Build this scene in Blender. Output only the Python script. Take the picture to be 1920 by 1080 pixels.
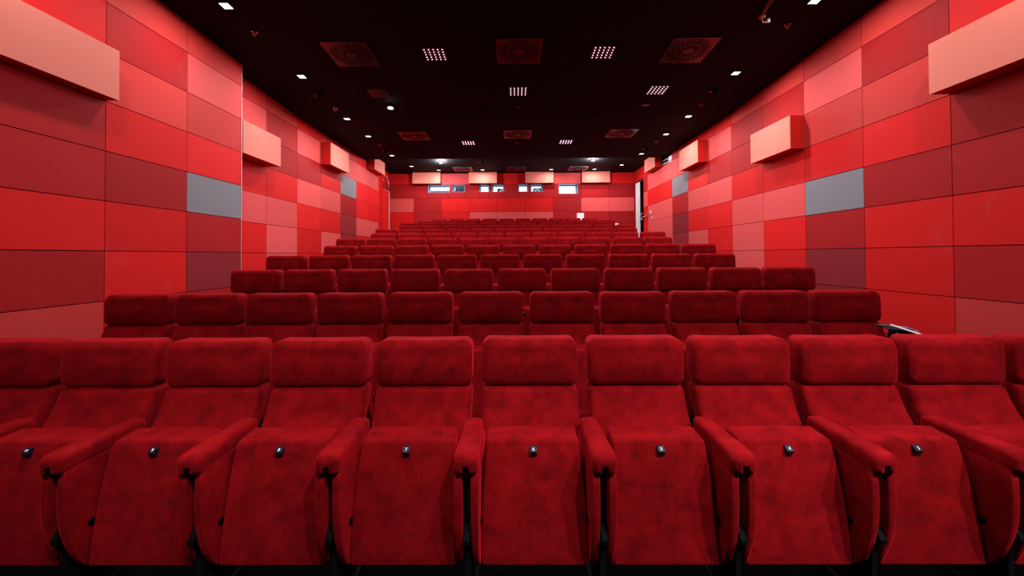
import bpy, math, random
from mathutils import Vector, Matrix

random.seed(7)
for o in list(bpy.data.objects):
    bpy.data.objects.remove(o)
SC = bpy.context.scene
COL = SC.collection

# ------------------------------------------------------------------ camera
CAM_H = 1.45
cam_data = bpy.data.cameras.new('camera')
cam_data.sensor_fit = 'HORIZONTAL'
cam_data.sensor_width = 36.0
cam_data.lens = 36.0 * 747.5 / 1920.0
cam_data.shift_y = -71.5 / 1920.0
cam_data.clip_start = 0.05
cam = bpy.data.objects.new('camera', cam_data)
COL.objects.link(cam)
YAW, PITCH, ROLL = math.radians(0.30), math.radians(0.80), math.radians(-0.31)
cam.matrix_world = (Matrix.Translation((0, 0, CAM_H)) @ Matrix.Rotation(YAW, 4, 'Z')
                    @ Matrix.Rotation(math.pi / 2 + PITCH, 4, 'X') @ Matrix.Rotation(ROLL, 4, 'Z'))
SC.camera = cam

# ------------------------------------------------------------------ world, exposure
w = bpy.data.worlds.new('world')
SC.world = w
w.use_nodes = True
w.node_tree.nodes['Background'].inputs[0].default_value = (0, 0, 0, 1)
w.node_tree.nodes['Background'].inputs[1].default_value = 0.0
SC.view_settings.view_transform = 'Standard'
SC.view_settings.look = 'None'
SC.view_settings.gamma = 1.0
SC.view_settings.use_curve_mapping = False
SC.view_settings.exposure = 0.0

P_WALL = 27.0      # watts of each downlight along the side walls
P_REAR = 13.0      # downlights washing the rear wall
P_LED = 135.0       # watts of each LED house light
P_SPOT = 140.0
P_FRONT_FILL = 490.0    # added unseen spotlights behind the camera, brightening the front row
P_BOOTH = 120.0

# ------------------------------------------------------------------ materials
def new_mat(name):
    m = bpy.data.materials.new(name)
    m.use_nodes = True
    nt = m.node_tree
    b = nt.nodes['Principled BSDF']
    return m, nt, b

def plain(name, col, rough=0.5, metal=0.0, spec=0.5, nscale=40.0, namt=0.12):
    m, nt, b = new_mat(name)
    b.inputs['Roughness'].default_value = rough
    b.inputs['Metallic'].default_value = metal
    b.inputs['Specular IOR Level'].default_value = spec
    tc = nt.nodes.new('ShaderNodeTexCoord')
    n = nt.nodes.new('ShaderNodeTexNoise')
    n.inputs['Scale'].default_value = nscale
    n.inputs['Detail'].default_value = 4
    r = nt.nodes.new('ShaderNodeValToRGB')
    lo = [c * (1 - namt) for c in col]
    hi = [min(1, c * (1 + namt)) for c in col]
    r.color_ramp.elements[0].position = 0.3
    r.color_ramp.elements[1].position = 0.7
    r.color_ramp.elements[0].color = (*lo, 1)
    r.color_ramp.elements[1].color = (*hi, 1)
    nt.links.new(tc.outputs['Object'], n.inputs['Vector'])
    nt.links.new(n.outputs['Fac'], r.inputs['Fac'])
    nt.links.new(r.outputs['Color'], b.inputs['Base Color'])
    return m

def emit(name, col, s):
    m, nt, b = new_mat(name)
    b.inputs['Base Color'].default_value = (*col, 1)
    b.inputs['Emission Color'].default_value = (*col, 1)
    b.inputs['Emission Strength'].default_value = s
    return m

def panel_mat(name, col, rough=0.58, spec=0.08):
    """painted acoustic board: slight tint per board, faint scuffs and rubbed dust"""
    m, nt, b = new_mat(name)
    N, L = nt.nodes, nt.links
    b.inputs['Specular IOR Level'].default_value = spec
    tc = N.new('ShaderNodeTexCoord')
    oi = N.new('ShaderNodeObjectInfo')
    hs = N.new('ShaderNodeHueSaturation')
    hs.inputs['Color'].default_value = (*col, 1)
    mr = N.new('ShaderNodeMapRange')
    mr.inputs['To Min'].default_value = 0.9
    mr.inputs['To Max'].default_value = 1.1
    L.new(oi.outputs['Random'], mr.inputs['Value'])
    L.new(mr.outputs['Result'], hs.inputs['Value'])
    n = N.new('ShaderNodeTexNoise')
    n.inputs['Scale'].default_value = 2.6
    n.inputs['Detail'].default_value = 7
    n.inputs['Roughness'].default_value = 0.62
    n.inputs['Distortion'].default_value = 0.5
    L.new(tc.outputs['Object'], n.inputs['Vector'])
    cr = N.new('ShaderNodeValToRGB')
    cr.color_ramp.elements[0].position = 0.60
    cr.color_ramp.elements[1].position = 0.80
    cr.color_ramp.elements[0].color = (0, 0, 0, 1)
    cr.color_ramp.elements[1].color = (0.16, 0.16, 0.16, 1)
    L.new(n.outputs['Fac'], cr.inputs['Fac'])
    mix = N.new('ShaderNodeMixRGB')
    mix.inputs['Color2'].default_value = (0.42, 0.16, 0.17, 1)
    L.new(cr.outputs['Color'], mix.inputs['Fac'])
    L.new(hs.outputs['Color'], mix.inputs['Color1'])
    L.new(mix.outputs['Color'], b.inputs['Base Color'])
    rr = N.new('ShaderNodeMapRange')
    rr.inputs['To Min'].default_value = rough - 0.06
    rr.inputs['To Max'].default_value = rough + 0.10
    L.new(n.outputs['Fac'], rr.inputs['Value'])
    L.new(rr.outputs['Result'], b.inputs['Roughness'])
    n2 = N.new('ShaderNodeTexNoise')
    n2.inputs['Scale'].default_value = 220
    L.new(tc.outputs['Object'], n2.inputs['Vector'])
    bp = N.new('ShaderNodeBump')
    bp.inputs['Strength'].default_value = 0.05
    bp.inputs['Distance'].default_value = 0.002
    L.new(n2.outputs['Fac'], bp.inputs['Height'])
    L.new(bp.outputs['Normal'], b.inputs['Normal'])
    return m

def velvet(name, col, dark):
    m, nt, b = new_mat(name)
    N, L = nt.nodes, nt.links
    tc = N.new('ShaderNodeTexCoord')
    oi = N.new('ShaderNodeObjectInfo')
    off = N.new('ShaderNodeVectorMath')
    off.operation = 'ADD'
    sc = N.new('ShaderNodeVectorMath')
    sc.operation = 'SCALE'
    sc.inputs['Scale'].default_value = 0.73
    L.new(oi.outputs['Location'], sc.inputs[0])
    L.new(tc.outputs['Object'], off.inputs[0])
    L.new(sc.outputs['Vector'], off.inputs[1])
    n = N.new('ShaderNodeTexNoise')
    n.inputs['Scale'].default_value = 11
    n.inputs['Detail'].default_value = 8
    n.inputs['Roughness'].default_value = 0.68
    n.inputs['Distortion'].default_value = 0.25
    L.new(off.outputs['Vector'], n.inputs['Vector'])
    cr = N.new('ShaderNodeValToRGB')
    cr.color_ramp.elements[0].position = 0.30
    cr.color_ramp.elements[1].position = 0.66
    cr.color_ramp.elements[0].color = (*dark, 1)
    cr.color_ramp.elements[1].color = (*col, 1)
    L.new(n.outputs['Fac'], cr.inputs['Fac'])
    L.new(cr.outputs['Color'], b.inputs['Base Color'])
    b.inputs['Roughness'].default_value = 0.95
    b.inputs['Specular IOR Level'].default_value = 0.06
    b.inputs['Sheen Weight'].default_value = 0.6
    b.inputs['Sheen Roughness'].default_value = 0.42
    b.inputs['Sheen Tint'].default_value = (1.0, 0.012, 0.03, 1)
    n2 = N.new('ShaderNodeTexNoise')
    n2.inputs['Scale'].default_value = 90
    n2.inputs['Detail'].default_value = 3
    L.new(off.outputs['Vector'], n2.inputs['Vector'])
    bp = N.new('ShaderNodeBump')
    bp.inputs['Strength'].default_value = 0.25
    bp.inputs['Distance'].default_value = 0.004
    L.new(n2.outputs['Fac'], bp.inputs['Height'])
    L.new(bp.outputs['Normal'], b.inputs['Normal'])
    return m

M = {}
M['R'] = panel_mat('panel_red', (0.64, 0.012, 0.012))
M['D'] = panel_mat('panel_dark_red', (0.38, 0.012, 0.014))
M['P'] = panel_mat('panel_maroon', (0.26, 0.020, 0.026))
M['M'] = panel_mat('panel_coral', (0.56, 0.040, 0.036))
M['S'] = panel_mat('panel_salmon', (0.68, 0.080, 0.080))
M['G'] = panel_mat('panel_grey', (0.235, 0.218, 0.245))
M['box_front'] = panel_mat('box_front_peach', (0.74, 0.205, 0.155), rough=0.7, spec=0.15)
M['box_side'] = panel_mat('box_side_red', (0.62, 0.020, 0.016))
M['velvet'] = velvet('red_velvet', (0.30, 0.0035, 0.0055), (0.125, 0.0012, 0.0025))
M['backing'] = plain('wall_backing', (0.012, 0.008, 0.008), 0.9)
M['ceiling'] = plain('ceiling_black', (0.0032, 0.0024, 0.0028), 0.8, spec=0.12)
M['floor'] = plain('floor_carpet_black', (0.0035, 0.003, 0.004), 0.95, spec=0.05, nscale=160, namt=0.4)
M['black'] = plain('black_plastic', (0.002, 0.002, 0.0025), 0.7, spec=0.08)
M['steel_black'] = plain('black_steel', (0.003, 0.003, 0.004), 0.6, spec=0.2)
M['shell'] = plain('seat_shell', (0.012, 0.006, 0.006), 0.5)
M['plate'] = plain('number_plate_face', (0.006, 0.007, 0.02), 0.35, spec=0.3)
M['digit'] = emit('number_white_glow', (0.85, 0.88, 0.95), 0.25)  # digits are plain white print; a faint glow is added
M['alu'] = plain('aluminium', (0.72, 0.74, 0.78), 0.35, 0.6)
M['white'] = plain('white_paint', (0.82, 0.84, 0.88), 0.5)
M['paper'] = plain('white_sheet', (0.90, 0.90, 0.90), 0.6)
M['reveal'] = plain('reveal_blue_grey', (0.30, 0.37, 0.48), 0.6)
M['vent'] = plain('vent_dark_metal', (0.040, 0.026, 0.027), 0.22, spec=0.7)
M['slot'] = plain('vent_slot', (0.002, 0.002, 0.002), 0.9)
M['chrome'] = plain('chrome', (0.8, 0.82, 0.86), 0.15, 1.0)
M['lamp'] = emit('lamp_lens', (0.92, 0.95, 1.0), 8.0)
M['led'] = emit('led_dot', (0.72, 0.72, 1.0), 5.0)
M['spot'] = emit('spot_lens', (0.85, 0.93, 1.0), 90.0)
M['tube'] = emit('fluorescent_tube', (0.90, 0.97, 1.0), 16.0)
M['booth'] = plain('booth_white', (0.80, 0.86, 0.93), 0.7)
M['booth_grey'] = plain('booth_grey', (0.30, 0.36, 0.44), 0.6)
M['projector'] = plain('projector_dark', (0.03, 0.035, 0.045), 0.4)
M['red_lamp'] = plain('red_plastic', (0.35, 0.02, 0.02), 0.4)
M['door_red'] = panel_mat('door_red', (0.34, 0.012, 0.014))
M['insul'] = plain('bare_board_white', (0.62, 0.60, 0.52), 0.7)
M['orange'] = plain('orange_plastic', (0.45, 0.14, 0.02), 0.5)
M['cable'] = plain('cable_red_grey', (0.32, 0.10, 0.09), 0.5)
m, nt, b = new_mat('port_glass')
for nd in list(nt.nodes):
    if nd.type == 'BSDF_PRINCIPLED':
        nt.nodes.remove(nd)
tr = nt.nodes.new('ShaderNodeBsdfTransparent'); tr.inputs[0].default_value = (0.94, 0.97, 1, 1)
gl = nt.nodes.new('ShaderNodeBsdfGlossy'); gl.inputs['Roughness'].default_value = 0.03
mx = nt.nodes.new('ShaderNodeMixShader'); mx.inputs[0].default_value = 0.06
nt.links.new(tr.outputs[0], mx.inputs[1]); nt.links.new(gl.outputs[0], mx.inputs[2])
nt.links.new(mx.outputs[0], nt.nodes['Material Output'].inputs[0])
M['glass'] = m
m, nt, b = new_mat('clear_acrylic')
b.inputs['Base Color'].default_value = (0.75, 0.85, 1, 1)
b.inputs['Roughness'].default_value = 0.08
b.inputs['Transmission Weight'].default_value = 0.85
b.inputs['IOR'].default_value = 1.45
M['acrylic'] = m

# ------------------------------------------------------------------ mesh helpers
class MB:
    def __init__(s):
        s.v, s.f = [], []
    def add(s, verts, faces):
        n = len(s.v)
        s.v += [tuple(p) for p in verts]
        s.f += [tuple(i + n for i in q) for q in faces]
        return s
    def box(s, x0, x1, y0, y1, z0, z1):
        return s.add([(x0, y0, z0), (x1, y0, z0), (x1, y1, z0), (x0, y1, z0),
                      (x0, y0, z1), (x1, y0, z1), (x1, y1, z1), (x0, y1, z1)],
                     [(0, 3, 2, 1), (4, 5, 6, 7), (0, 1, 5, 4), (1, 2, 6, 5), (2, 3, 7, 6), (3, 0, 4, 7)])
    def hexa(s, pts):
        return s.add(pts, [(0, 3, 2, 1), (4, 5, 6, 7), (0, 1, 5, 4), (1, 2, 6, 5), (2, 3, 7, 6), (3, 0, 4, 7)])
    def cyl(s, p0, p1, r, n=16, r1=None):
        p0, p1 = Vector(p0), Vector(p1)
        r1 = r if r1 is None else r1
        d = (p1 - p0).normalized()
        a = d.orthogonal().normalized()
        c = d.cross(a)
        vs = []
        for k in range(n):
            t = 2 * math.pi * k / n
            vs.append(p0 + r * (a * math.cos(t) + c * math.sin(t)))
        for k in range(n):
            t = 2 * math.pi * k / n
            vs.append(p1 + r1 * (a * math.cos(t) + c * math.sin(t)))
        fs = [(k, (k + 1) % n, n + (k + 1) % n, n + k) for k in range(n)]
        fs += [tuple(range(n - 1, -1, -1)), tuple(range(n, 2 * n))]
        return s.add(vs, fs)
    def tube(s, pts, r, n=10):
        for a, b_ in zip(pts[:-1], pts[1:]):
            s.cyl(a, b_, r, n)
        return s
    def prism_x(s, prof, x0, x1, inset=0.0):
        """profile in (y,z), swept along x, edges softened by an inset loop"""
        n = len(prof)
        cy = sum(p[0] for p in prof) / n
        cz = sum(p[1] for p in prof) / n
        def shrink(k):
            out = []
            for y, z in prof:
                d = math.hypot(y - cy, z - cz) or 1
                out.append((y + (cy - y) / d * k, z + (cz - z) / d * k))
            return out
        loops = []
        if inset:
            sg = 1 if x1 > x0 else -1
            loops = [(x0, shrink(inset)), (x0 + sg * inset * 0.3, shrink(inset * .3)), (x0 + sg * inset, prof),
                     (x1 - sg * inset, prof), (x1 - sg * inset * 0.3, shrink(inset * .3)), (x1, shrink(inset))]
        else:
            loops = [(x0, prof), (x1, prof)]
        vs = [(x, y, z) for x, pr in loops for y, z in pr]
        fs = []
        for k in range(len(loops) - 1):
            for i in range(n):
                j = (i + 1) % n
                fs.append((k * n + i, k * n + j, (k + 1) * n + j, (k + 1) * n + i))
        fs.append(tuple(range(n - 1, -1, -1)))
        fs.append(tuple(range((len(loops) - 1) * n, len(loops) * n)))
        return s.add(vs, fs)
    def rbox(s, a, b, c, r, nx=4, ny=2, nz=4, fn=None, xs_extra=()):
        """rounded box of half sizes a,b,c and edge radius r, then fn(x,y,z)"""
        def axis(h, n, extra=()):
            inner = [-(h - r) + 2 * (h - r) * i / n for i in range(n + 1)]
            t = [h - r * (1 - math.tan(math.radians(q))) for q in (15, 30, 45)]
            pts = sorted(set([round(q, 6) for q in inner + t + [-q for q in t] + list(extra)]))
            return pts
        X, Y, Z = axis(a, nx, xs_extra), axis(b, ny), axis(c, nz)
        idx, vs, fs = {}, [], []
        def vid(x, y, z):
            k = (round(x, 5), round(y, 5), round(z, 5))
            if k not in idx:
                q = Vector((max(-(a - r), min(a - r, x)), max(-(b - r), min(b - r, y)), max(-(c - r), min(c - r, z))))
                d = Vector((x, y, z)) - q
                p = q + d.normalized() * r
                p = Vector(fn(*p)) if fn else p
                idx[k] = len(vs)
                vs.append(tuple(p))
            return idx[k]
        def grid(U, W, mk, flip):
            for i in range(len(U) - 1):
                for j in range(len(W) - 1):
                    q = [mk(U[i], W[j]), mk(U[i + 1], W[j]), mk(U[i + 1], W[j + 1]), mk(U[i], W[j + 1])]
                    fs.append(tuple(q[::-1] if flip else q))
        grid(X, Z, lambda u, w_: vid(u, -b, w_), False)
        grid(X, Z, lambda u, w_: vid(u, b, w_), True)
        grid(Y, Z, lambda u, w_: vid(a, u, w_), False)
        grid(Y, Z, lambda u, w_: vid(-a, u, w_), True)
        grid(X, Y, lambda u, w_: vid(u, w_, c), False)
        grid(X, Y, lambda u, w_: vid(u, w_, -c), True)
        return s.add(vs, fs)
    def mesh(s, name, mat, smooth=False):
        me = bpy.data.meshes.new(name)
        me.from_pydata(s.v, [], s.f)
        me.update()
        if smooth:
            me.polygons.foreach_set('use_smooth', [True] * len(me.polygons))
        me.materials.append(M[mat] if isinstance(mat, str) else mat)
        return me

def link(name, data, parent=None, loc=None):
    o = bpy.data.objects.new(name, data)
    COL.objects.link(o)
    if parent is not None:
        o.parent = parent
    if loc is not None:
        o.location = loc
    return o

def thing(name, label, cat, loc=(0, 0, 0), group=None, data=None):
    o = link(name, data, None, loc)
    o['label'] = label
    o['category'] = cat
    if group:
        o['group'] = group
    return o

def struct(name, data, label=None):
    o = link(name, data)
    o['kind'] = 'structure'
    if label:
        o['label'] = label
    return o

# ------------------------------------------------------------------ room dimensions
HP, WP = 0.5, 0.992
K0 = 1.517                 # height of the board joint nearest eye level
def zk(k):
    return K0 + HP * k
Y0 = 3.95                  # first board joint in depth
def yj(j):
    return Y0 + WP * j
XR, XL1, XL2, XN = 4.33, -4.08, -4.32, -4.465
YR = 14.31                 # rear wall
STEP_Y = yj(2)             # end of the nearer left wall section
YSTEP = 11.43
YF = -3.5
def hc(y):
    return 4.24 + max(0.0, 8.0 - y) * 0.05 if y < YSTEP else 4.415
NROW, ROW1, DROW, RISE, PITCHX = 12, 2.06, 1.004, 0.151, 0.55
def floor_z(i):
    return RISE * i

# ------------------------------------------------------------------ floor: one terrace per row
fl = MB()
edges = [YF] + [ROW1 + DROW * i - 0.62 for i in range(1, NROW)] + [YR + 0.3]
for i in range(NROW):
    fl.box(-4.8, 4.7, edges[i], edges[i + 1], -0.3, floor_z(i))
struct('floor', fl.mesh('floor', 'floor'), 'black stepped carpet floor under the seat rows')

# ------------------------------------------------------------------ ceiling
ce = MB()
ce.hexa([(-4.8, YF, hc(YF)), (4.7, YF, hc(YF)), (4.7, 8, hc(8)), (-4.8, 8, hc(8)),
         (-4.8, YF, hc(YF) + .4), (4.7, YF, hc(YF) + .4), (4.7, 8, 5.1), (-4.8, 8, 5.1)])
ce.box(-4.8, 4.7, 8, YSTEP, 4.24, 5.1)
ce.box(-4.8, 4.7, YSTEP, YR + 0.02, 4.415, 5.1)
ceiling = struct('ceiling', ce.mesh('ceiling', 'ceiling'), 'black ceiling stepping up near the rear wall')
# shadow-gap strips that run beside the walls
for s_, xx in ((-1, -3.86), (1, 3.95)):
    gm = MB()
    gm.hexa([(xx - .006, 3.0, hc(3.0) - .004), (xx + .006, 3.0, hc(3.0) - .004), (xx + .006, 8, 4.236), (xx - .006, 8, 4.236),
             (xx - .006, 3.0, hc(3.0)), (xx + .006, 3.0, hc(3.0)), (xx + .006, 8, 4.24), (xx - .006, 8, 4.24)])
    gm.box(xx - .006, xx + .006, 8, YSTEP - .02, 4.236, 4.24)
    link('edge_strip', gm.mesh('edge_strip', 'black'), ceiling)

# ------------------------------------------------------------------ side walls of boards
GAP = 0.004
TH = 0.025
def side_panel_board(parent, xf, sg, y0, y1, z0, z1a, z1b, mat):
    """board on a side wall; xf room-side face, sg = +1 right wall, -1 left wall"""
    xb = xf + sg * TH
    xa, xc = min(xf, xb), max(xf, xb)
    y0 += GAP; y1 -= GAP; z0 += GAP
    mb = MB().hexa([(xa, y0, z0), (xc, y0, z0), (xc, y1, z0), (xa, y1, z0),
                    (xa, y0, z1a), (xc, y0, z1a), (xc, y1, z1b), (xa, y1, z1b)])
    return link('wall_board', mb.mesh('wall_board', mat), parent)

def column(parent, xf, sg, y0, y1, codes):
    for r, ch in enumerate(codes):
        if ch == '-':
            continue
        k = r - 3
        z0 = max(zk(k), 0.02)
        if floor_z(max(0, min(NROW - 1, int((y1 - ROW1 + .62) / DROW)))) > zk(k + 1) - 0.05:
            continue                            # wholly below the terrace
        if k < 5:
            za = zb = zk(k + 1) - GAP
        else:
            lo = 1e-3
            za, zb = hc(y0) - lo, hc(y1 - 1e-4) - lo
            if y0 < YSTEP < y1:
                za = zb = 4.239
        side_panel_board(parent, xf, sg, y0, y1, z0, za, zb, M[ch])

RIGHT = {-3: "DRDRSRDMR", -2: "RMRDRDSRD", -1: "RMDRDDSRM", 0: "DRRRDRMDM", 1: "RPPDGRMSM", 2: "RRRRSRSDM",
         3: "RRSSSRDDM", 4: "RRRRRSDSR", 5: "RRSSRSRSR", 6: "RRPPPDGSM", 7: "RRRSSSRS-", 8: "RRRRSSRSR"}
LEFT = {-3: "DRDRSRDMR", -2: "RMRDRDSRD", -1: "RMDRDDSRM", 0: "RRRRDRMDM", 1: "RDPDGRMSM", 2: "RRRRSRSSM",
        3: "RRSSSRDDM", 4: "RRRRRSDSR", 5: "RRRSRSRSM", 6: "RRPPPDGSM", 7: "RRRRSRRSR"}

DOOR0, DOOR1, DOORZ = 13.30, 14.05, 3.99
bw = MB()
bw.box(XR + TH, XR + .4, YF, DOOR0, -.3, zk(5))
bw.box(XR + TH, XR + .4, YF, yj(7), zk(5), 4.9)
bw.box(XR + .34, XR + .4, yj(7), yj(7) + .76, zk(5), 4.9)
bw.box(XR + TH, XR + .4, yj(7) + .76, DOOR0, zk(5), 4.9)
bw.box(XR + TH, XR + .4, DOOR0, DOOR1, DOORZ, 4.9)
bw.box(XR + TH, XR + .4, DOOR1, YR + .02, -.3, 4.9)
bw.box(XR + .34, XR + .4, DOOR0, DOOR1, -.3, DOORZ)
wall_right = struct('wall_right', bw.mesh('wall_right', 'backing'), 'right wall clad with red, salmon, maroon and grey boards')
for j, codes in RIGHT.items():
    y0, y1 = yj(j - 0) - 0, yj(j + 1)
    if j == 7:
        column(wall_right, XR, 1, y0, y1, codes)
        side_panel_board(wall_right, XR, 1, y0 + .76, y1, zk(5), 4.414, 4.414, M['R'])
    else:
        column(wall_right, XR, 1, y0, y1, codes)
column(wall_right, XR, 1, yj(9), DOOR0, "RRRRRRSDR")
side_panel_board(wall_right, XR, 1, DOOR0, YR, zk(5), 4.414, 4.414, M['R'])
side_panel_board(wall_right, XR, 1, DOOR1, YR, zk(3), zk(5) - GAP, zk(5) - GAP, M['D'])
side_panel_board(wall_right, XR, 1, DOOR1, YR, zk(2), zk(3) - GAP, zk(3) - GAP, M['R'])
side_panel_board(wall_right, XR, 1, DOOR1, YR, zk(0), zk(2) - GAP, zk(2) - GAP, M['D'])

bw = MB()
bw.box(-4.7, XL1 - TH, YF, STEP_Y, -.3, 4.9)
bw.box(-4.7, XL2 - TH, STEP_Y, 12.68, -.3, 4.9)
bw.box(-4.8, XN - TH, 12.68, YR + .02, -.3, 4.9)
wall_left = struct('wall_left', bw.mesh('wall_left', 'backing'), 'left wall clad with red, salmon, maroon and grey boards')
for j, codes in LEFT.items():
    if j < 2:
        column(wall_left, XL1, -1, yj(j), yj(j + 1), codes)
    else:
        column(wall_left, XL2, -1, yj(j), yj(j + 1), codes)
column(wall_left, XL2, -1, yj(8), 12.68, "RRRRSRRSR")
column(wall_left, XN, -1, 12.69, 13.5, "RRRRRRRRR")
column(wall_left, XN, -1, 13.5, YR, "RRRRRRRDR")
# end face of the nearer section: a red return board and its aluminium corner strip
rm = MB().box(XL2 + .001, XL1 - .002, STEP_Y - .012, STEP_Y, 0.6, hc(STEP_Y))
link('return_board', rm.mesh('return_board', 'R'), wall_left)
tm = MB().box(XL1 - .012, XL1 + .006, STEP_Y - .004, STEP_Y + .004, 0.6, hc(STEP_Y) - .002)
struct('trim_1', tm.mesh('trim_1', 'alu'), 'thin silver corner strip where the left wall steps back')

# ------------------------------------------------------------------ rear wall with projection ports
PORTS = [(-3.10, -2.309, 3.725), (-2.213, -1.765, 3.74), (-1.25, -0.887, 3.74), (-0.792, -0.343, 3.74),
         (0.153, 0.525, 3.74), (0.601, 1.05, 3.74), (1.612, 2.309, 3.655)]
PT = zk(5) - .006
BACK = YR + 0.30
bw = MB()
bw.box(-4.8, 4.7, YR + TH, BACK, -.3, 3.6)
bw.box(-4.8, 4.7, YR + TH, BACK, PT, 4.9)
px = -4.8
for x0, x1, zb in PORTS:
    bw.box(px, x0, YR + TH, BACK, 3.6, PT)
    bw.box(x0, x1, YR + TH, BACK, 3.6, zb)
    px = x1
bw.box(px, 4.7, YR + TH, BACK, 3.6, PT)
wall_rear = struct('wall_rear', bw.mesh('wall_rear', 'backing'), 'brightly lit rear wall of red boards with projection ports')
def rear_board(x0, x1, z0, z1, ch):
    mb = MB().box(x0 + GAP, x1 - GAP, YR, YR + TH, z0 + GAP, z1 - GAP)
    link('wall_board', mb.mesh('wall_board', M[ch]), wall_rear)
XE = [XN + .003] + [-3.602 + 1.003 * j for j in range(8)] + [XR - .003]
for k, codes in ((0, "RRDRRDRRD"), (1, "RDRRSRDRR"), (2, "RDRSSSDDD"), (3, "SDRRRRDSS"), (5, "RRSRRRSRR")):
    for c, ch in enumerate(codes):
        rear_board(XE[c], XE[c + 1], zk(k), zk(k + 1) if k < 5 else 4.414, ch)
cuts = sorted(set([XE[0], XE[1], -3.10, -2.309, -1.765, -1.25, -0.887, -0.343, 0.153, 0.525, 1.05, 1.612, 2.309, 2.43, XE[8], XE[9]]))
for x0, x1 in zip(cuts[:-1], cuts[1:]):
    pt = [p for p in PORTS if p[0] < x1 - .01 and p[1] > x0 + .01]
    if not pt:
        rear_board(x0, x1, zk(4), zk(5), 'D')
    else:
        zb = pt[0][2]
        mb = MB().box(x0 + GAP, x1 - GAP, YR, YR + TH, zk(4) + GAP, zb)
        p0, p1 = pt[0][0], pt[-1][1]
        if p0 > x0 + .02:
            mb.box(x0 + GAP, p0, YR, YR + TH, zb, zk(5) - GAP)
        if p1 < x1 - .02:
            mb.box(p1, x1 - GAP, YR, YR + TH, zb, zk(5) - GAP)
        link('wall_board', mb.mesh('wall_board', M['D']), wall_rear)
for n, (x0, x1, zb) in enumerate(PORTS):
    t = 0.012
    rv = MB()
    rv.box(x0, x0 + t, YR + TH + .001, BACK, zb, PT).box(x1 - t, x1, YR + TH + .001, BACK, zb, PT)
    rv.box(x0 + t, x1 - t, YR + TH + .001, BACK, PT - t, PT).box(x0 + t, x1 - t, YR + TH + .001, BACK, zb, zb + t)
    wnd = struct('window_%d' % (n + 1), rv.mesh('window', 'reveal'), 'projection port in the rear wall, %s from the left' % ['first', 'second', 'third', 'fourth', 'fifth', 'sixth', 'seventh'][n])
    fr = MB()
    b_ = 0.035
    fr.box(x0 + t, x0 + t + b_, BACK - .05, BACK - .01, zb + t, PT - t).box(x1 - t - b_, x1 - t, BACK - .05, BACK - .01, zb + t, PT - t)
    fr.box(x0 + t + b_, x1 - t - b_, BACK - .05, BACK - .01, PT - t - .03, PT - t)
    link('window_frame', fr.mesh('window_frame', 'reveal'), wnd)
    gp = MB().box(x0 + t + b_, x1 - t - b_, BACK - .035, BACK - .029, zb + t, PT - t - .03)
    link('pane', gp.mesh('pane', 'glass'), wnd)

# projection booth behind the ports
for nm, bx, lab in (('wall_booth_back', (-4.8, 4.7, 17.2, 17.3, 2.0, 5.4), 'white back wall of the booth seen through the ports'),
                    ('wall_booth_left', (-4.9, -4.8, BACK, 17.3, 2.0, 5.4), 'white left wall of the booth'),
                    ('wall_booth_right', (4.7, 4.8, BACK, 17.3, 2.0, 5.4), 'white right wall of the booth'),
                    ('ceiling_booth', (-4.8, 4.7, BACK, 17.2, 5.3, 5.4), 'white ceiling of the booth'),
                    ('floor_booth', (-4.8, 4.7, BACK, 17.2, 1.95, 2.05), 'pale floor of the booth'),
                    ('wall_booth_front', (-4.8, 4.7, BACK, BACK + .02, 4.9, 5.3), 'white strip of booth wall above the ports')):
    struct(nm, MB().box(*bx).mesh(nm, 'booth'), lab)
for n, xx in enumerate((-2.9, -0.2, 2.4)):
    t = thing('booth_lamp', ['white tube lamp in the booth behind the leftmost port', 'white tube lamp in the booth behind the middle ports',
                             'white tube lamp in the booth behind the widest right port'][n], 'lamp', (xx, 15.9, 5.29), 'booth tube lamps')
    link('lamp_body', MB().box(-.65, .65, -.08, .08, -.06, 0).mesh('lamp_body', 'white'), t)
    link('lamp_tube', MB().cyl((-.6, 0, -.085), (.6, 0, -.085), .02, 12).mesh('lamp_tube', 'tube'), t)
    ld = bpy.data.lights.new('booth_light', 'AREA')
    ld.shape = 'RECTANGLE'; ld.size = 1.2; ld.size_y = .15; ld.energy = P_BOOTH; ld.color = (.92, .97, 1)
    link('light', ld, t, (0, 0, -.12))
# booth equipment seen through the ports
def projector(x, label, wdt, lens_dx):
    t = thing('film_projector', label, 'projector', (x, 15.35, 3.05), 'projectors in the booth')
    link('pedestal', MB().box(-wdt * .7, wdt * .7, -.25, .5, -1.0, .45).mesh('pedestal', 'booth_grey'), t)
    link('head', MB().rbox(wdt, .35, .24, .05, 2, 2, 2, fn=lambda a, b2, c: (a, b2 + .15, c + .72)).mesh('head', 'projector', True), t)
    ln = link('lens', MB().cyl((lens_dx, -.2, .78), (lens_dx, -.42, .78), .085, 20, .10).mesh('lens', 'black', True), t)
    link('lens_ring', MB().cyl((lens_dx, -.42, .78), (lens_dx, -.44, .78), .11, 20).mesh('lens_ring', 'alu', True), ln)
    return t
projector(-.46, 'dark projector head with round lens behind the fourth port', .17, .03)
projector(.90, 'dark projector head with lens behind the sixth port', .16, -.02)
t = thing('equipment_rack', 'grey upright equipment cabinet behind the second port', 'cabinet', (-2.02, 15.1, 2.05))
link('cabinet_body', MB().box(-.20, .02, 0, .5, 0, 2.2).mesh('cabinet_body', 'booth_grey'), t)
link('cabinet_door', MB().box(.04, .26, 0, .5, 0, 2.25).mesh('cabinet_door', 'reveal'), t)
t = thing('booth_shelf', 'long white shelf in the booth behind the leftmost port', 'shelf', (-2.75, 16.699, 3.95))
link('shelf_board', MB().box(-.9, .9, 0, .5, 0, .04).mesh('shelf_board', 'booth_grey'), t)
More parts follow.
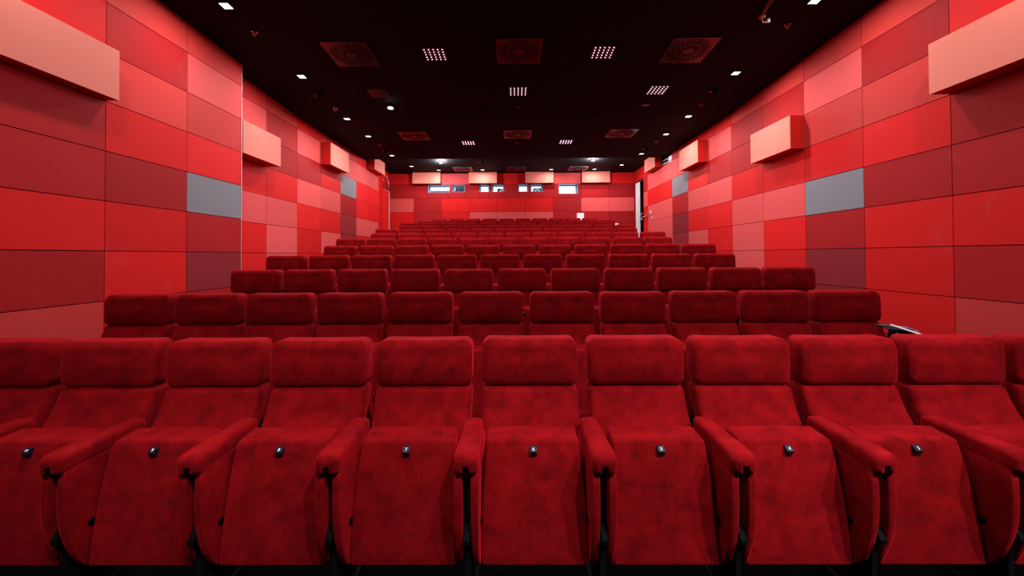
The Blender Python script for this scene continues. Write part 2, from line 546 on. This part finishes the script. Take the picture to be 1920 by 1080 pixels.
link('shelf_board', MB().box(-.9, .9, 0, .5, .22, .25).mesh('shelf_board', 'booth_grey'), t)
link('bracket', MB().box(-.6, -.57, .1, .5, -.25, 0).box(.57, .6, .1, .5, -.25, 0).mesh('bracket', 'booth_grey'), t)

# front wall behind the camera
struct('wall_front', MB().box(-4.8, 4.7, YF - .2, YF, -.3, 5.3).mesh('wall_front', plain('front_wall_grey', (.20, .19, .19), .9)),
       'plain wall at the screen end of the room')

# ------------------------------------------------------------------ doors
# right: doorway near the rear corner with white frame
dd = MB().box(XR + .20, XR + .24, DOOR0 + .02, DOOR1 - .02, 1.6, DOORZ - .02)
door = struct('door_1', dd.mesh('door_1', 'door_red'), 'red door in the white framed doorway at the right rear corner')
link('door_frame', MB().box(XR - .03, XR + .01, 13.68, 14.00, 1.6, 3.95).mesh('door_frame', 'white'), door)
link('frame_groove', MB().box(XR - .034, XR - .03, 13.80, 13.83, 1.6, 3.95).mesh('frame_groove', 'reveal'), door)
link('frame_edge', MB().box(XR - .045, XR - .03, 14.00, 14.03, 1.6, 3.96).mesh('frame_edge', 'alu'), door)
link('door_lintel', MB().box(XR + .001, XR + .20, DOOR0 + .01, DOOR1 - .01, DOORZ - .06, DOORZ).mesh('door_lintel', 'backing'), door)
hm = MB()
hx = XR - .05
hm.tube([(XR, 12.49, 2.60), (hx, 12.49, 2.826), (hx, 12.94, 2.70), (hx, 13.54, 2.71)], .013, 10)
hm.tube([(hx, 13.30, 2.84), (hx, 13.54, 2.71), (hx, 13.26, 2.61)], .012, 10)
t = thing('grab_handle', 'bent silver metal handle like an arrow beside the right doorway', 'handle', (0, 0, 0))
link('rail', hm.mesh('rail', 'alu', True), t)
link('wall_rose', MB().cyl((XR + .0, 12.49, 2.60), (XR - .02, 12.49, 2.60), .05, 16).mesh('wall_rose', 'alu'), t)

# left: door in the shallow niche
dl = MB().box(XN + .002, XN + .03, 13.42, 14.08, 1.6, 3.72)
door = struct('door_2', dl.mesh('door_2', 'R'), 'flush red door in the niche at the left rear corner')
link('edge_strip', MB().box(XN + .002, XN + .06, 14.085, 14.13, 1.6, 3.74).mesh('edge_strip', 'alu'), door)
link('head_strip', MB().box(XN + .002, XN + .05, 13.6, 14.085, 3.722, 3.74).mesh('head_strip', 'alu'), door)
t = thing('wall_hook', 'curved silver tube on the left wall above the niche door', 'hook', (0, 0, 0))
link('tube', MB().tube([(XN, 13.55, 4.20), (XN + .05, 13.62, 4.21), (XN + .06, 13.80, 4.20), (XN + .06, 13.92, 4.08), (XN + .05, 14.03, 3.87)], .016, 10).mesh('tube', 'alu', True), t)
link('pin', MB().cyl((XN, 13.55, 4.05), (XN + .03, 13.55, 4.05), .03, 12).mesh('pin', 'alu'), t)

# open bay at the top of the right wall where a board is missing
t = thing('service_box', 'white bare service box in the gap of the missing right wall board', 'box', (XR + .03, yj(7) + .02, zk(5) + .01))
link('case', MB().box(.02, .22, 0, .34, 0, .20).mesh('case', 'insul'), t)
link('white_cover', MB().box(-.01, .02, .02, .30, .05, .17).mesh('white_cover', 'white'), t)
link('bracket', MB().box(-.02, .03, .36, .72, .02, .06).box(-.02, .0, .36, .72, .12, .15).mesh('bracket', 'alu'), t)

# white sheets on the rear wall
thing('white_sheet', 'white square sheet low on the rear wall behind the last row', 'sheet', (2.39, YR - .004, 2.84), None,
      MB().box(-.125, .125, -.004, .003, -.14, .12).mesh('white_sheet', 'paper'))
thing('white_sheet', 'small white plate on the rear wall right of the last row', 'sheet', (3.67, YR - .004, 2.52), None,
      MB().box(-.07, .07, -.004, .003, -.10, .07).mesh('white_sheet', 'paper'))

# ------------------------------------------------------------------ boxes jutting from the walls
DEPTH = 0.2
def wall_box(kind, xf, y0, y1, z0, z1, label, DEPTH=0.2):
    t = thing('speaker_box', label, 'box', ((xf, (y0 + y1) / 2, z0) if kind != 'rear' else ((y0 + y1) / 2, xf, z0)), 'boxes jutting from the walls')
    hw, h = (y1 - y0) / 2 - .004, z1 - z0
    if kind == 'rear':
        link('box_body', MB().box(-hw, hw, -DEPTH, -.001, .004, h).mesh('box_body', 'box_side'), t)
        link('front_panel', MB().box(-hw - .001, hw + .001, -DEPTH - .012, -DEPTH, .003, h).mesh('front_panel', 'box_front'), t)
    else:
        s_ = 1 if kind == 'left' else -1
        a, b2 = sorted((s_ * .001, s_ * DEPTH))
        link('box_body', MB().box(a, b2, -hw, hw, .004, h).mesh('box_body', 'box_side'), t)
        a, b2 = sorted((s_ * DEPTH, s_ * (DEPTH + .012)))
        link('front_panel', MB().box(a, b2, -hw - .001, hw + .001, .003, h).mesh('front_panel', 'box_front'), t)
NTH = ['nearest the camera', 'second from the camera', 'third from the camera', 'farthest, by the rear corner']
for n, (xf, y0, y1, k) in enumerate([(XL1, yj(-1), yj(0), 3), (XL2, yj(2) + .02, yj(3), 3), (XL2, yj(5), yj(6), 4), (XL2, 11.72, 12.67, 5)]):
    wall_box('left', xf, y0, y1, zk(k), zk(k + 1) if k < 5 else 4.41, 'peach fronted red box jutting from the left wall, ' + NTH[n], (.125, .24, .2, .2)[n])
for n, (y0, y1, k) in enumerate([(yj(-1), yj(0), 3), (yj(2), yj(3), 3), (yj(5), yj(6), 4), (11.62, 12.55, 5)]):
    wall_box('right', XR, y0, y1, zk(k), zk(k + 1) if k < 5 else 4.41, 'peach fronted red box jutting from the right wall, ' + NTH[n])
for n in range(4):
    wall_box('rear', YR, XE[1 + 2 * n], XE[2 + 2 * n], zk(5), 4.41,
             'peach fronted red box high on the rear wall, %s from the left' % ['first', 'second', 'third', 'fourth'][n])

# ------------------------------------------------------------------ seats
def lerp_curve(pts, z):
    if z <= pts[0][0]:
        return pts[0][1]
    for (a, va), (b2, vb) in zip(pts[:-1], pts[1:]):
        if z <= b2:
            t = (z - a) / (b2 - a)
            return va + (vb - va) * t
    return pts[-1][1]

# headrest cushion
def f_head(x, y, z):
    u, v = x / .248, z / .120
    y *= .5
    if y < 0:
        y -= .014 * max(0, 1 - u * u) * max(0, 1 - v * v)
        y += .010 * math.exp(-((v - .35) / .3) ** 2) * max(0, 1 - u * u)
    # crown dips a little in the middle and the top leans back
    z2 = z - (.004 * max(0, 1 - u * u) if z > .1 else 0)
    y2 = y + .018 * max(0, v) ** 2
    return (x, y2 + .066, z2 + .894)
me_head = MB().rbox(.248, .132, .120, .046, 10, 2, 8, fn=f_head).mesh('headrest', 'velvet', True)
# back cushion, curving forward towards the seat
BK = [(-.21, -.150), (-.13, -.152), (-.05, -.135), (.02, -.095), (.09, -.045), (.16, -.010), (.21, .008)]
def f_back(x, y, z):
    u = x / .2475
    yy = y + lerp_curve(BK, z)
    if y < 0:
        yy -= .012 * max(0, 1 - u * u)
    return (x, yy + .062, z + .566)
me_back = MB().rbox(.2475, .062, .21, .032, 8, 2, 12, fn=f_back).mesh('backrest', 'velvet', True)
# tipped-up seat cushion
HWC = [(-.245, .2225), (-.10, .2225), (.02, .2175), (.14, .208), (.245, .200)]
FRY = [(-.245, -.386), (-.1, -.366), (.1, -.336), (.225, -.308), (.245, -.300)]
def f_seat(x, y, z):
    u = x / .2225
    hw = lerp_curve(HWC, z)
    t = (y + .08) / .16
    fy = lerp_curve(FRY, z)
    by = -.185
    yy = fy + (by - fy) * t
    if t < .4:
        yy -= .010 * max(0, 1 - u * u) * max(0, 1 - (z / .245) ** 2)
    zz = z + .400
    if z > .15:
        zz += .012 * (t - .5) + .006 * max(0, 1 - u * u)
    return (u * hw, yy, zz)
me_seat = MB().rbox(.2225, .08, .245, .014, 8, 3, 10, fn=f_seat).mesh('seat_cushion', 'velvet', True)
# armrest with a slot under the front end
def f_arm(x, y, z):
    t = (y + .195) / .39                     # 0 front .. 1 back
    zz = z
    if z < 0:
        zz = z * (1.0 - .42 * t)
        if abs(x) < .0125 and t < .35:
            zz = max(zz, -.006)
    if t < .2 and z > 0:
        zz -= .010 * (1 - t / .2) ** 2
    return (x * (1 - .18 * t), y - .290, zz + .624)
me_arm = MB().rbox(.050, .195, .043, .026, 2, 8, 2, fn=f_arm, xs_extra=(-.013, -.012, -.006, .006, .012, .013)).mesh('armrest', 'velvet', True)
SP = [(-.462, .598), (-.468, .54), (-.470, .48), (-.468, .42), (-.461, .36), (-.449, .305), (-.430, .25), (-.408, .20), (-.388, .168),
      (-.372, .155), (-.352, .156), (-.335, .175), (-.30, .20), (-.2, .22), (-.13, .25), (-.11, .32), (-.105, .45), (-.11, .605)]
me_side = MB().prism_x(SP, -.016, .016, .007).mesh('side_panel', 'velvet', True)
me_stand = MB().box(-.011, .011, -.42, -.12, .0, .585).box(-.03, .03, -.40, -.05, 0, .012).mesh('stand', 'steel_black')
FN = [(-.415, .362), (-.43, .357), (-.464, .318), (-.466, .302), (-.456, .296), (-.40, .296), (-.40, .362)]
me_fin = MB().prism_x(FN, -.013, .013, .003).mesh('bracket', 'black')
me_hinge = MB().cyl((-.006, 0, 0), (.006, 0, 0), .014, 14).mesh('hinge', 'black', True)
SH = [(.10, .99), (.128, .99), (.140, .93), (.138, .80), (.10, .66), (.03, .52), (-.01, .40), (-.02, .32), (-.05, .32), (-.045, .40), (-.01, .52), (.06, .66), (.10, .80), (.105, .93)]
me_shell = MB().prism_x(SH, -.225, .225).mesh('back_shell', 'shell')
PL = [(0.004, .018), (-.003, .018), (-.022, .003), (-.022, -.001), (-.003, -.026), (0.004, -.026)]
me_plate = MB().prism_x(PL, -.0145, .0145, .0015).mesh('number_plate', 'plate')

digits = {}
dg = bpy.context.evaluated_depsgraph_get()
for n in range(1, 12):
    fc = bpy.data.curves.new('digit', 'FONT')
    fc.body = str(n)
    fc.align_x = 'CENTER'; fc.align_y = 'CENTER'
    fc.size = .020 if n < 10 else .015
    fc.extrude = .0004
    to = bpy.data.objects.new('tmp', fc)
    COL.objects.link(to)
    bpy.context.view_layer.update()
    dmesh = bpy.data.meshes.new_from_object(to.evaluated_get(bpy.context.evaluated_depsgraph_get()))
    bpy.data.objects.remove(to)
    dmesh.materials.clear()
    dmesh.materials.append(M['digit'])
    dmesh.name = 'seat_number'
    digits[n] = dmesh
# slanted face of the plate: tilt of the digit
slant = math.atan2(.015, .019)

ORD = ['first', 'second', 'third', 'fourth', 'fifth', 'sixth', 'seventh', 'eighth', 'ninth', 'tenth', 'eleventh']
ROWN = ['front', 'second', 'third', 'fourth', 'fifth', 'sixth', 'seventh', 'eighth', 'ninth', 'tenth', 'eleventh', 'last']

NUMW = ['', 'one', 'two', 'three', 'four', 'five', 'six', 'seven', 'eight', 'nine', 'ten', 'eleven']
def arm_set(parent, x, left_end=False, right_end=False):
    link('armrest', me_arm, parent, (x, 0, 0))
    link('side_panel', me_side, parent, (x - .033, 0, 0))
    link('side_panel', me_side, parent, (x + .033, 0, 0))
    link('stand', me_stand, parent, (x, 0, 0))
    link('bracket', me_fin, parent, (x, 0, 0))

def seat(row, idx, count, x, num):
    if row == 0:
        if idx == 0:
            lab = 'front row red velvet seat cut off at the left edge of the picture'
        elif idx == count - 1:
            lab = 'front row red velvet seat cut off at the right edge of the picture'
        else:
            lab = 'red velvet tip-up front row seat whose little plate reads %s' % NUMW[num]
            if idx == count - 2:
                lab = 'front row red velvet seat second from the right edge of the picture'
    elif idx == 0:
        lab = 'red velvet seat at the left end of the %s row' % ROWN[row]
    elif idx == count - 1:
        lab = 'red velvet seat at the right end of the %s row' % ROWN[row]
    else:
        lab = 'red velvet seat, %s from the left in the %s row from the front' % (ORD[idx], ROWN[row])
        if row == NROW - 1:
            lab = 'red velvet seat, %s from the left in the last row by the rear wall' % ORD[idx]
    t = thing('cinema_seat', lab, 'seat', (x, ROW1 + DROW * row, floor_z(row)), 'red velvet cinema seats')
    jit = random.uniform(-.006, .006)
    h = link('headrest', me_head, t)
    h.rotation_euler = (0, 0, 0)
    h.location = (0, random.uniform(-.003, .003), random.uniform(-.003, .003))
    link('backrest', me_back, t)
    sc_ = link('seat_cushion', me_seat, t)
    pl = link('number_plate', me_plate, sc_, (0, -.317, .604))
    dgt = link('seat_number', digits[num], pl, (0, -.0132, .0109))
    dgt.rotation_euler = (slant, 0, 0)
    link('back_shell', me_shell, t)
    link('hinge', me_hinge, t, (-.2265, -.366, .335))
    link('hinge', me_hinge, t, (.2265, -.366, .335))
    arm_set(t, PITCHX / 2)
    if idx == 0:
        arm_set(t, -PITCHX / 2)
    return t

for i in range(NROW):
    cnt = 10 if i == NROW - 1 else 11
    cx = (.143 if i % 2 == 0 else -.33) * PITCHX
    if i == NROW - 1:
        cx = .04 * PITCHX + PITCHX / 2 * 0
    for s_ in range(cnt):
        off = (s_ - (cnt - 1) / 2) * PITCHX
        seat(i, s_, cnt, cx + off, cnt - s_)

# clear tray on the end armrest of the second row
t = thing('clear_tray', 'clear tray with its edge glint put in as white on the right end armrest of the second row', 'tray', (2.875, 2.93, .888))
tilt = (math.radians(-6), math.radians(18.5), 0)
def tray_part(name, mb, mat, smooth=False):
    o = link(name, mb.mesh(name, mat, smooth), t)
    o.rotation_euler = tilt
tray_part('tray_edge_glint', MB().hexa([(-.122, -.010, -.008), (.122, -.010, -.008), (.122, .020, -.008), (-.122, .020, -.008),
                                  (-.122, -.008, -.005), (.122, -.008, -.005), (.122, .020, .010), (-.122, .020, .010)]), 'paper')  # bright glare along the edge, put in as white colour
tray_part('tray_plate', MB().rbox(.118, .08, .005, .004, 2, 2, 1, fn=lambda a, b2, c: (a, b2 + .102, c - .002)), 'acrylic', True)
tray_part('cup_ring', MB().rbox(.058, .05, .020, .018, 2, 2, 2, fn=lambda a, b2, c: (a + .06, b2 + .08, c + .012)), 'acrylic', True)
tray_part('tray_bracket', MB().box(-.03, .10, .012, .12, -.075, -.010), 'black')
tray_part('tray_pin', MB().box(-.075, -.015, .008, .013, -.050, -.044), 'alu')

# ------------------------------------------------------------------ ceiling fixtures
DL_LENS = MB().box(-.055, .055, -.055, .055, -.006, .0).mesh('lens', 'lamp')
DL_RIM = MB()
for a, b2, c, d in ((-.07, -.055, -.07, .07), (.055, .07, -.07, .07), (-.055, .055, -.07, -.055), (-.055, .055, .055, .07)):
    DL_RIM.box(a, b2, c, d, -.012, 0)
DL_RIM = DL_RIM.mesh('rim', 'black')
def slope_at(y):
    return math.atan(-0.05) if y < 8 else 0.0
def downlight(x, y, label, power, ld, group):
    t = thing('ceiling_downlight', label, 'ceiling light', (x, y, hc(y)), group)
    t.rotation_euler = (slope_at(y), 0, 0)
    link('rim', DL_RIM, t)
    link('lens', DL_LENS, t)
    lo = link('light', ld, t, (0, 0, -.016))
    return t
def area(name, size, power, col=(1, .96, .93), spread=180):
    ld = bpy.data.lights.new(name, 'AREA')
    ld.shape = 'SQUARE'; ld.size = size; ld.energy = power; ld.color = col
    ld.spread = math.radians(spread)
    return ld
ld_wall = area('downlight_wall', .10, P_WALL, spread=178)
ld_rear = area('downlight_rear', .10, P_REAR, spread=174)
YD = [4.63, 6.30, 8.02, 9.20, 10.99]
ORDC = ['nearest', 'second nearest', 'third nearest', 'fourth nearest', 'fifth nearest']
for side, x in (('left', -3.37), ('right', 3.53)):
    for n, y in enumerate(YD):
        downlight(x, y, 'small square white downlight along the %s wall, %s the camera' % (side, ORDC[n]), P_WALL, ld_wall, 'square ceiling downlights')
    downlight(x if x < 0 else 3.56, 13.1, 'small square white downlight above the %s rear corner' % side, P_WALL, ld_rear, 'square ceiling downlights')
    for y, lab in ((2.95, 'beyond the upper edge of the picture'),):
        downlight(x, y, 'small square white downlight along the %s wall, %s' % (side, lab), P_WALL, ld_wall, 'square ceiling downlights')
for n, x in enumerate((-2.59, -1.075, 1.297, 2.791)):
    downlight(x, 13.72, 'small square white downlight close to the rear wall, %s from the left' % ORD[n], P_REAR, ld_rear, 'square ceiling downlights')

LED_PLATE = MB().box(-.165, .165, -.165, .165, -.010, 0).mesh('plate', 'vent')
lm = MB()
for a in range(5):
    for b2 in range(5):
        x, y = (a - 2) * .064, (b2 - 2) * .064
        lm.box(x - .0055, x + .0055, y - .0055, y + .0055, -.016, -.010)
LED_DOTS = lm.mesh('led_array', 'led')
LED_OFF = lm.mesh('led_array', 'black')
ld_led = bpy.data.lights.new('led_light', 'SPOT')
ld_led.energy = P_LED; ld_led.color = (.95, .95, 1.0); ld_led.spot_size = math.radians(176); ld_led.spot_blend = 0.75; ld_led.shadow_soft_size = .012
ld_far = ld_led.copy(); ld_far.energy = P_LED * .45
def led_panel(x, y, label, on=True):
    t = thing('led_panel', label, 'ceiling light', (x, y, hc(y)), 'square LED panels')
    t.rotation_euler = (slope_at(y), 0, 0)
    link('plate', LED_PLATE, t)
    link('led_array', LED_DOTS if on else LED_OFF, t)['kind'] = 'stuff'
    if on:
        link('light', ld_led if y < 9 else ld_far, t, (0, 0, -.02))
for x, y, lab, on in ((-1.124, 5.69, 'square grid of white LEDs in the ceiling, front left', True), (1.286, 5.675, 'square grid of white LEDs in the ceiling, front right', True),
                      (.085, 6.866, 'square grid of white LEDs in the middle of the ceiling', True), (2.489, 6.855, 'square grid of white LEDs by the right wall below the front right vent', True),
                      (-2.34, 6.9, 'unlit square LED panel left of the middle, beside the bright spot', False),
                      (-1.113, 9.80, 'square grid of white LEDs far back, left of the middle vent', True), (1.286, 9.757, 'square grid of white LEDs far back, right of the middle vent', True),
                      (-1.124, 1.60, 'square LED grid above and behind the front edge of the picture, left', True), (1.286, 1.60, 'square LED grid above and behind the front edge of the picture, right', True)):
    led_panel(x, y, lab, on)

# air diffusers with swirl slots
DF = .32
dplate = MB().box(-DF, DF, -DF, DF, -.012, 0).mesh('plate', 'vent')
sl = MB()
for ring, (n, r0, r1, tw) in enumerate(((30, .185, .295, .35), (18, .085, .17, .45))):
    for k in range(n):
        a = 2 * math.pi * k / n
        d = Vector((math.cos(a), math.sin(a), 0))
        e = Vector((math.cos(a + tw), math.sin(a + tw), 0))
        p0, p1 = d * r0, e * r1
        w_ = (p1 - p0).normalized().cross(Vector((0, 0, 1))) * .0105
        sl.add([p0 - w_ + Vector((0, 0, -.0135)), p0 + w_ + Vector((0, 0, -.0135)), p1 + w_ + Vector((0, 0, -.0135)), p1 - w_ + Vector((0, 0, -.0135)),
                p0 - w_ + Vector((0, 0, -.011)), p0 + w_ + Vector((0, 0, -.011)), p1 + w_ + Vector((0, 0, -.011)), p1 - w_ + Vector((0, 0, -.011))],
               [(0, 1, 2, 3), (7, 6, 5, 4), (0, 4, 5, 1), (1, 5, 6, 2), (2, 6, 7, 3), (3, 7, 4, 0)])
dslots = sl.mesh('swirl_slots', 'slot')
dhub = MB().cyl((0, 0, -.012), (0, 0, -.018), .07, 24).mesh('hub', 'vent')
for (x, y), lab in zip(((-2.32, 5.68), (.085, 5.64), (2.49, 5.65), (-2.30, 9.2), (.095, 9.14), (2.47, 9.11), (-1.736, 13.60), (.094, 13.60), (2.198, 13.60)),
                       [a + ', ' + b2 for a in ('nearest the camera', 'halfway down the room', 'beside the rear wall') for b2 in ('left', 'middle', 'right')]):
    t = thing('air_vent', 'square ceiling vent with swirling slots ' + lab + ' of three', 'vent', (x, y, hc(y)), 'square swirl vents')
    t.rotation_euler = (slope_at(y), 0, 0)
    link('plate', dplate, t)
    link('swirl_slots', dslots, t)['kind'] = 'stuff'
    link('hub', dhub, t)

# round spotlights
sp_ring = MB().cyl((0, 0, 0), (0, 0, -.02), .075, 24).mesh('ring', 'vent', False)
sp_lens = MB().cyl((0, 0, -.02), (0, 0, -.03), .045, 20).mesh('lens', 'spot')
sp_off = MB().cyl((0, 0, -.02), (0, 0, -.026), .06, 20).mesh('lens', 'vent')
for x, y, lab, on in ((-2.32, 7.48, 'dazzling round spotlight in the ceiling left of the middle', True), (2.483, 12.41, 'dazzling round spotlight far back on the right', True),
                      (-2.298, 12.58, 'small spotlight far back on the left of the ceiling', True), (2.47, 7.43, 'unlit round spotlight disc right of the middle', False),
                      *[(x, -.6, 'added unseen spotlight behind the camera brightening the front row, %s from the left' % w_, p_)
                        for x, w_, p_ in ((-1.12, 'first', .55), (.085, 'second', .7), (1.29, 'third', .9), (2.49, 'fourth', 1.15), (3.53, 'fifth', 1.2))]):  # these five are added lamps out of view, lighting the front row
    t = thing('ceiling_spotlight', lab, 'ceiling light', (x, y, hc(y)), 'round ceiling spotlights')
    link('ring', sp_ring, t)
    link('lens', sp_lens if on else sp_off, t)
    if on:
        sd = bpy.data.lights.new('spot', 'POINT' if y > 10 else 'SPOT')
        sd.energy = P_SPOT if on is True else P_FRONT_FILL * on
        if y < 10:
            sd.spot_size = math.radians(150 if on is True else 42); sd.spot_blend = .8
        sd.shadow_soft_size = .045; sd.color = (.9, .95, 1)
        so = link('light', sd, t, (0, 0, -.05))
        if on is True:
            so.rotation_euler = (math.radians(-18), 0, 0)
        else:
            so.rotation_euler = Vector((-1.2, 2.2, -4.3)).to_track_quat('-Z', 'Y').to_euler()

# small domes, sprinklers and markers
dome_m = MB()
for k in range(6):
    a0, a1 = math.pi / 2 * k / 6, math.pi / 2 * (k + 1) / 6
    dome_m.cyl((0, 0, -.02 - .05 * math.sin(a0)), (0, 0, -.02 - .05 * math.sin(a1)), .06 * math.cos(a0), 20, max(.002, .06 * math.cos(a1)))
dome_m = dome_m.mesh('dome', 'black', True)
dome_b = MB().cyl((0, 0, 0), (0, 0, -.02), .07, 24).mesh('base', 'vent')
dome_p = MB().cyl((-.10, 0, 0), (-.10, 0, -.03), .022, 14).mesh('stub', 'red_lamp')
for (x, y), lab in zip(((-3.386, 6.946), (3.521, 6.906), (-3.361, 10.5), (3.503, 10.43), (-1.003, 12.54)),
                       ('nearer, on the left', 'nearer, on the right', 'farther, on the left', 'farther, on the right', 'far back near the rear wall')):
    t = thing('dome_detector', 'small black dome on the ceiling ' + lab, 'detector', (x, y, hc(y)), 'ceiling domes')
    link('base', dome_b, t); link('dome', dome_m, t); link('stub', dome_p, t)
spk_b = MB().cyl((0, 0, 0), (0, 0, -.012), .045, 16).mesh('rosette', 'vent')
spk_h = MB().cyl((0, 0, -.012), (0, 0, -.045), .010, 10).cyl((0, 0, -.045), (0, 0, -.05), .024, 12).mesh('head', 'vent')
for (x, y), lab in zip(((-3.362, 5.13), (-3.372, 7.5), (-3.326, 9.85), (3.508, 5.07), (3.516, 7.44), (3.496, 9.75), (.084, 7.47), (.089, 9.78)),
                       ('nearest on the left side', 'second on the left side', 'third on the left side', 'nearest on the right side', 'second on the right side',
                        'third on the right side', 'nearer in the middle', 'farther in the middle')):
    t = thing('sprinkler', 'tiny ceiling sprinkler head, ' + lab, 'sprinkler', (x, y, hc(y)), 'ceiling sprinklers')
    link('rosette', spk_b, t); link('head', spk_h, t)
mk_b = MB().cyl((0, 0, 0), (0, 0, -.012), .028, 14)
for (x, y), lab in zip(((-.487, 7.7), (-.467, 9.4)), ('nearer', 'farther')):
    t = thing('red_marker', 'tiny red disc on the ceiling, the %s one' % lab, 'marker', (x, y, hc(y)), 'red ceiling discs')
    link('disc', mk_b.mesh('disc', 'red_lamp'), t)
    link('rim', MB().cyl((0, 0, 0), (0, 0, -.006), .034, 14).mesh('rim', 'black'), t)
# loose cables hanging at the ceiling, front right
t = thing('hanging_cable', 'bundle of reddish cables with an orange clip hanging at the ceiling, front right', 'cable', (2.97, 4.45, hc(4.45)))
link('cable', MB().tube([(-.02, -.35, -.01), (0, .18, -.05), (.05, .36, -.075)], .008, 8).tube([(.02, -.35, -.01), (.03, .2, -.05), (.06, .36, -.075)], .008, 8).mesh('cable', 'cable', True), t)
link('clip', MB().rbox(.035, .025, .02, .01, 1, 1, 1, fn=lambda a, b2, c: (a + .065, b2 + .385, c - .08)).mesh('clip', 'orange', True), t)
link('plug', MB().rbox(.02, .02, .025, .008, 1, 1, 1, fn=lambda a, b2, c: (a + .2, b2 + .48, c - .07)).mesh('plug', 'white', True), t)
link('wire', MB().tube([(.07, .40, -.09), (.12, .45, -.11), (.2, .48, -.08)], .004, 6).mesh('wire', 'white', True), t)
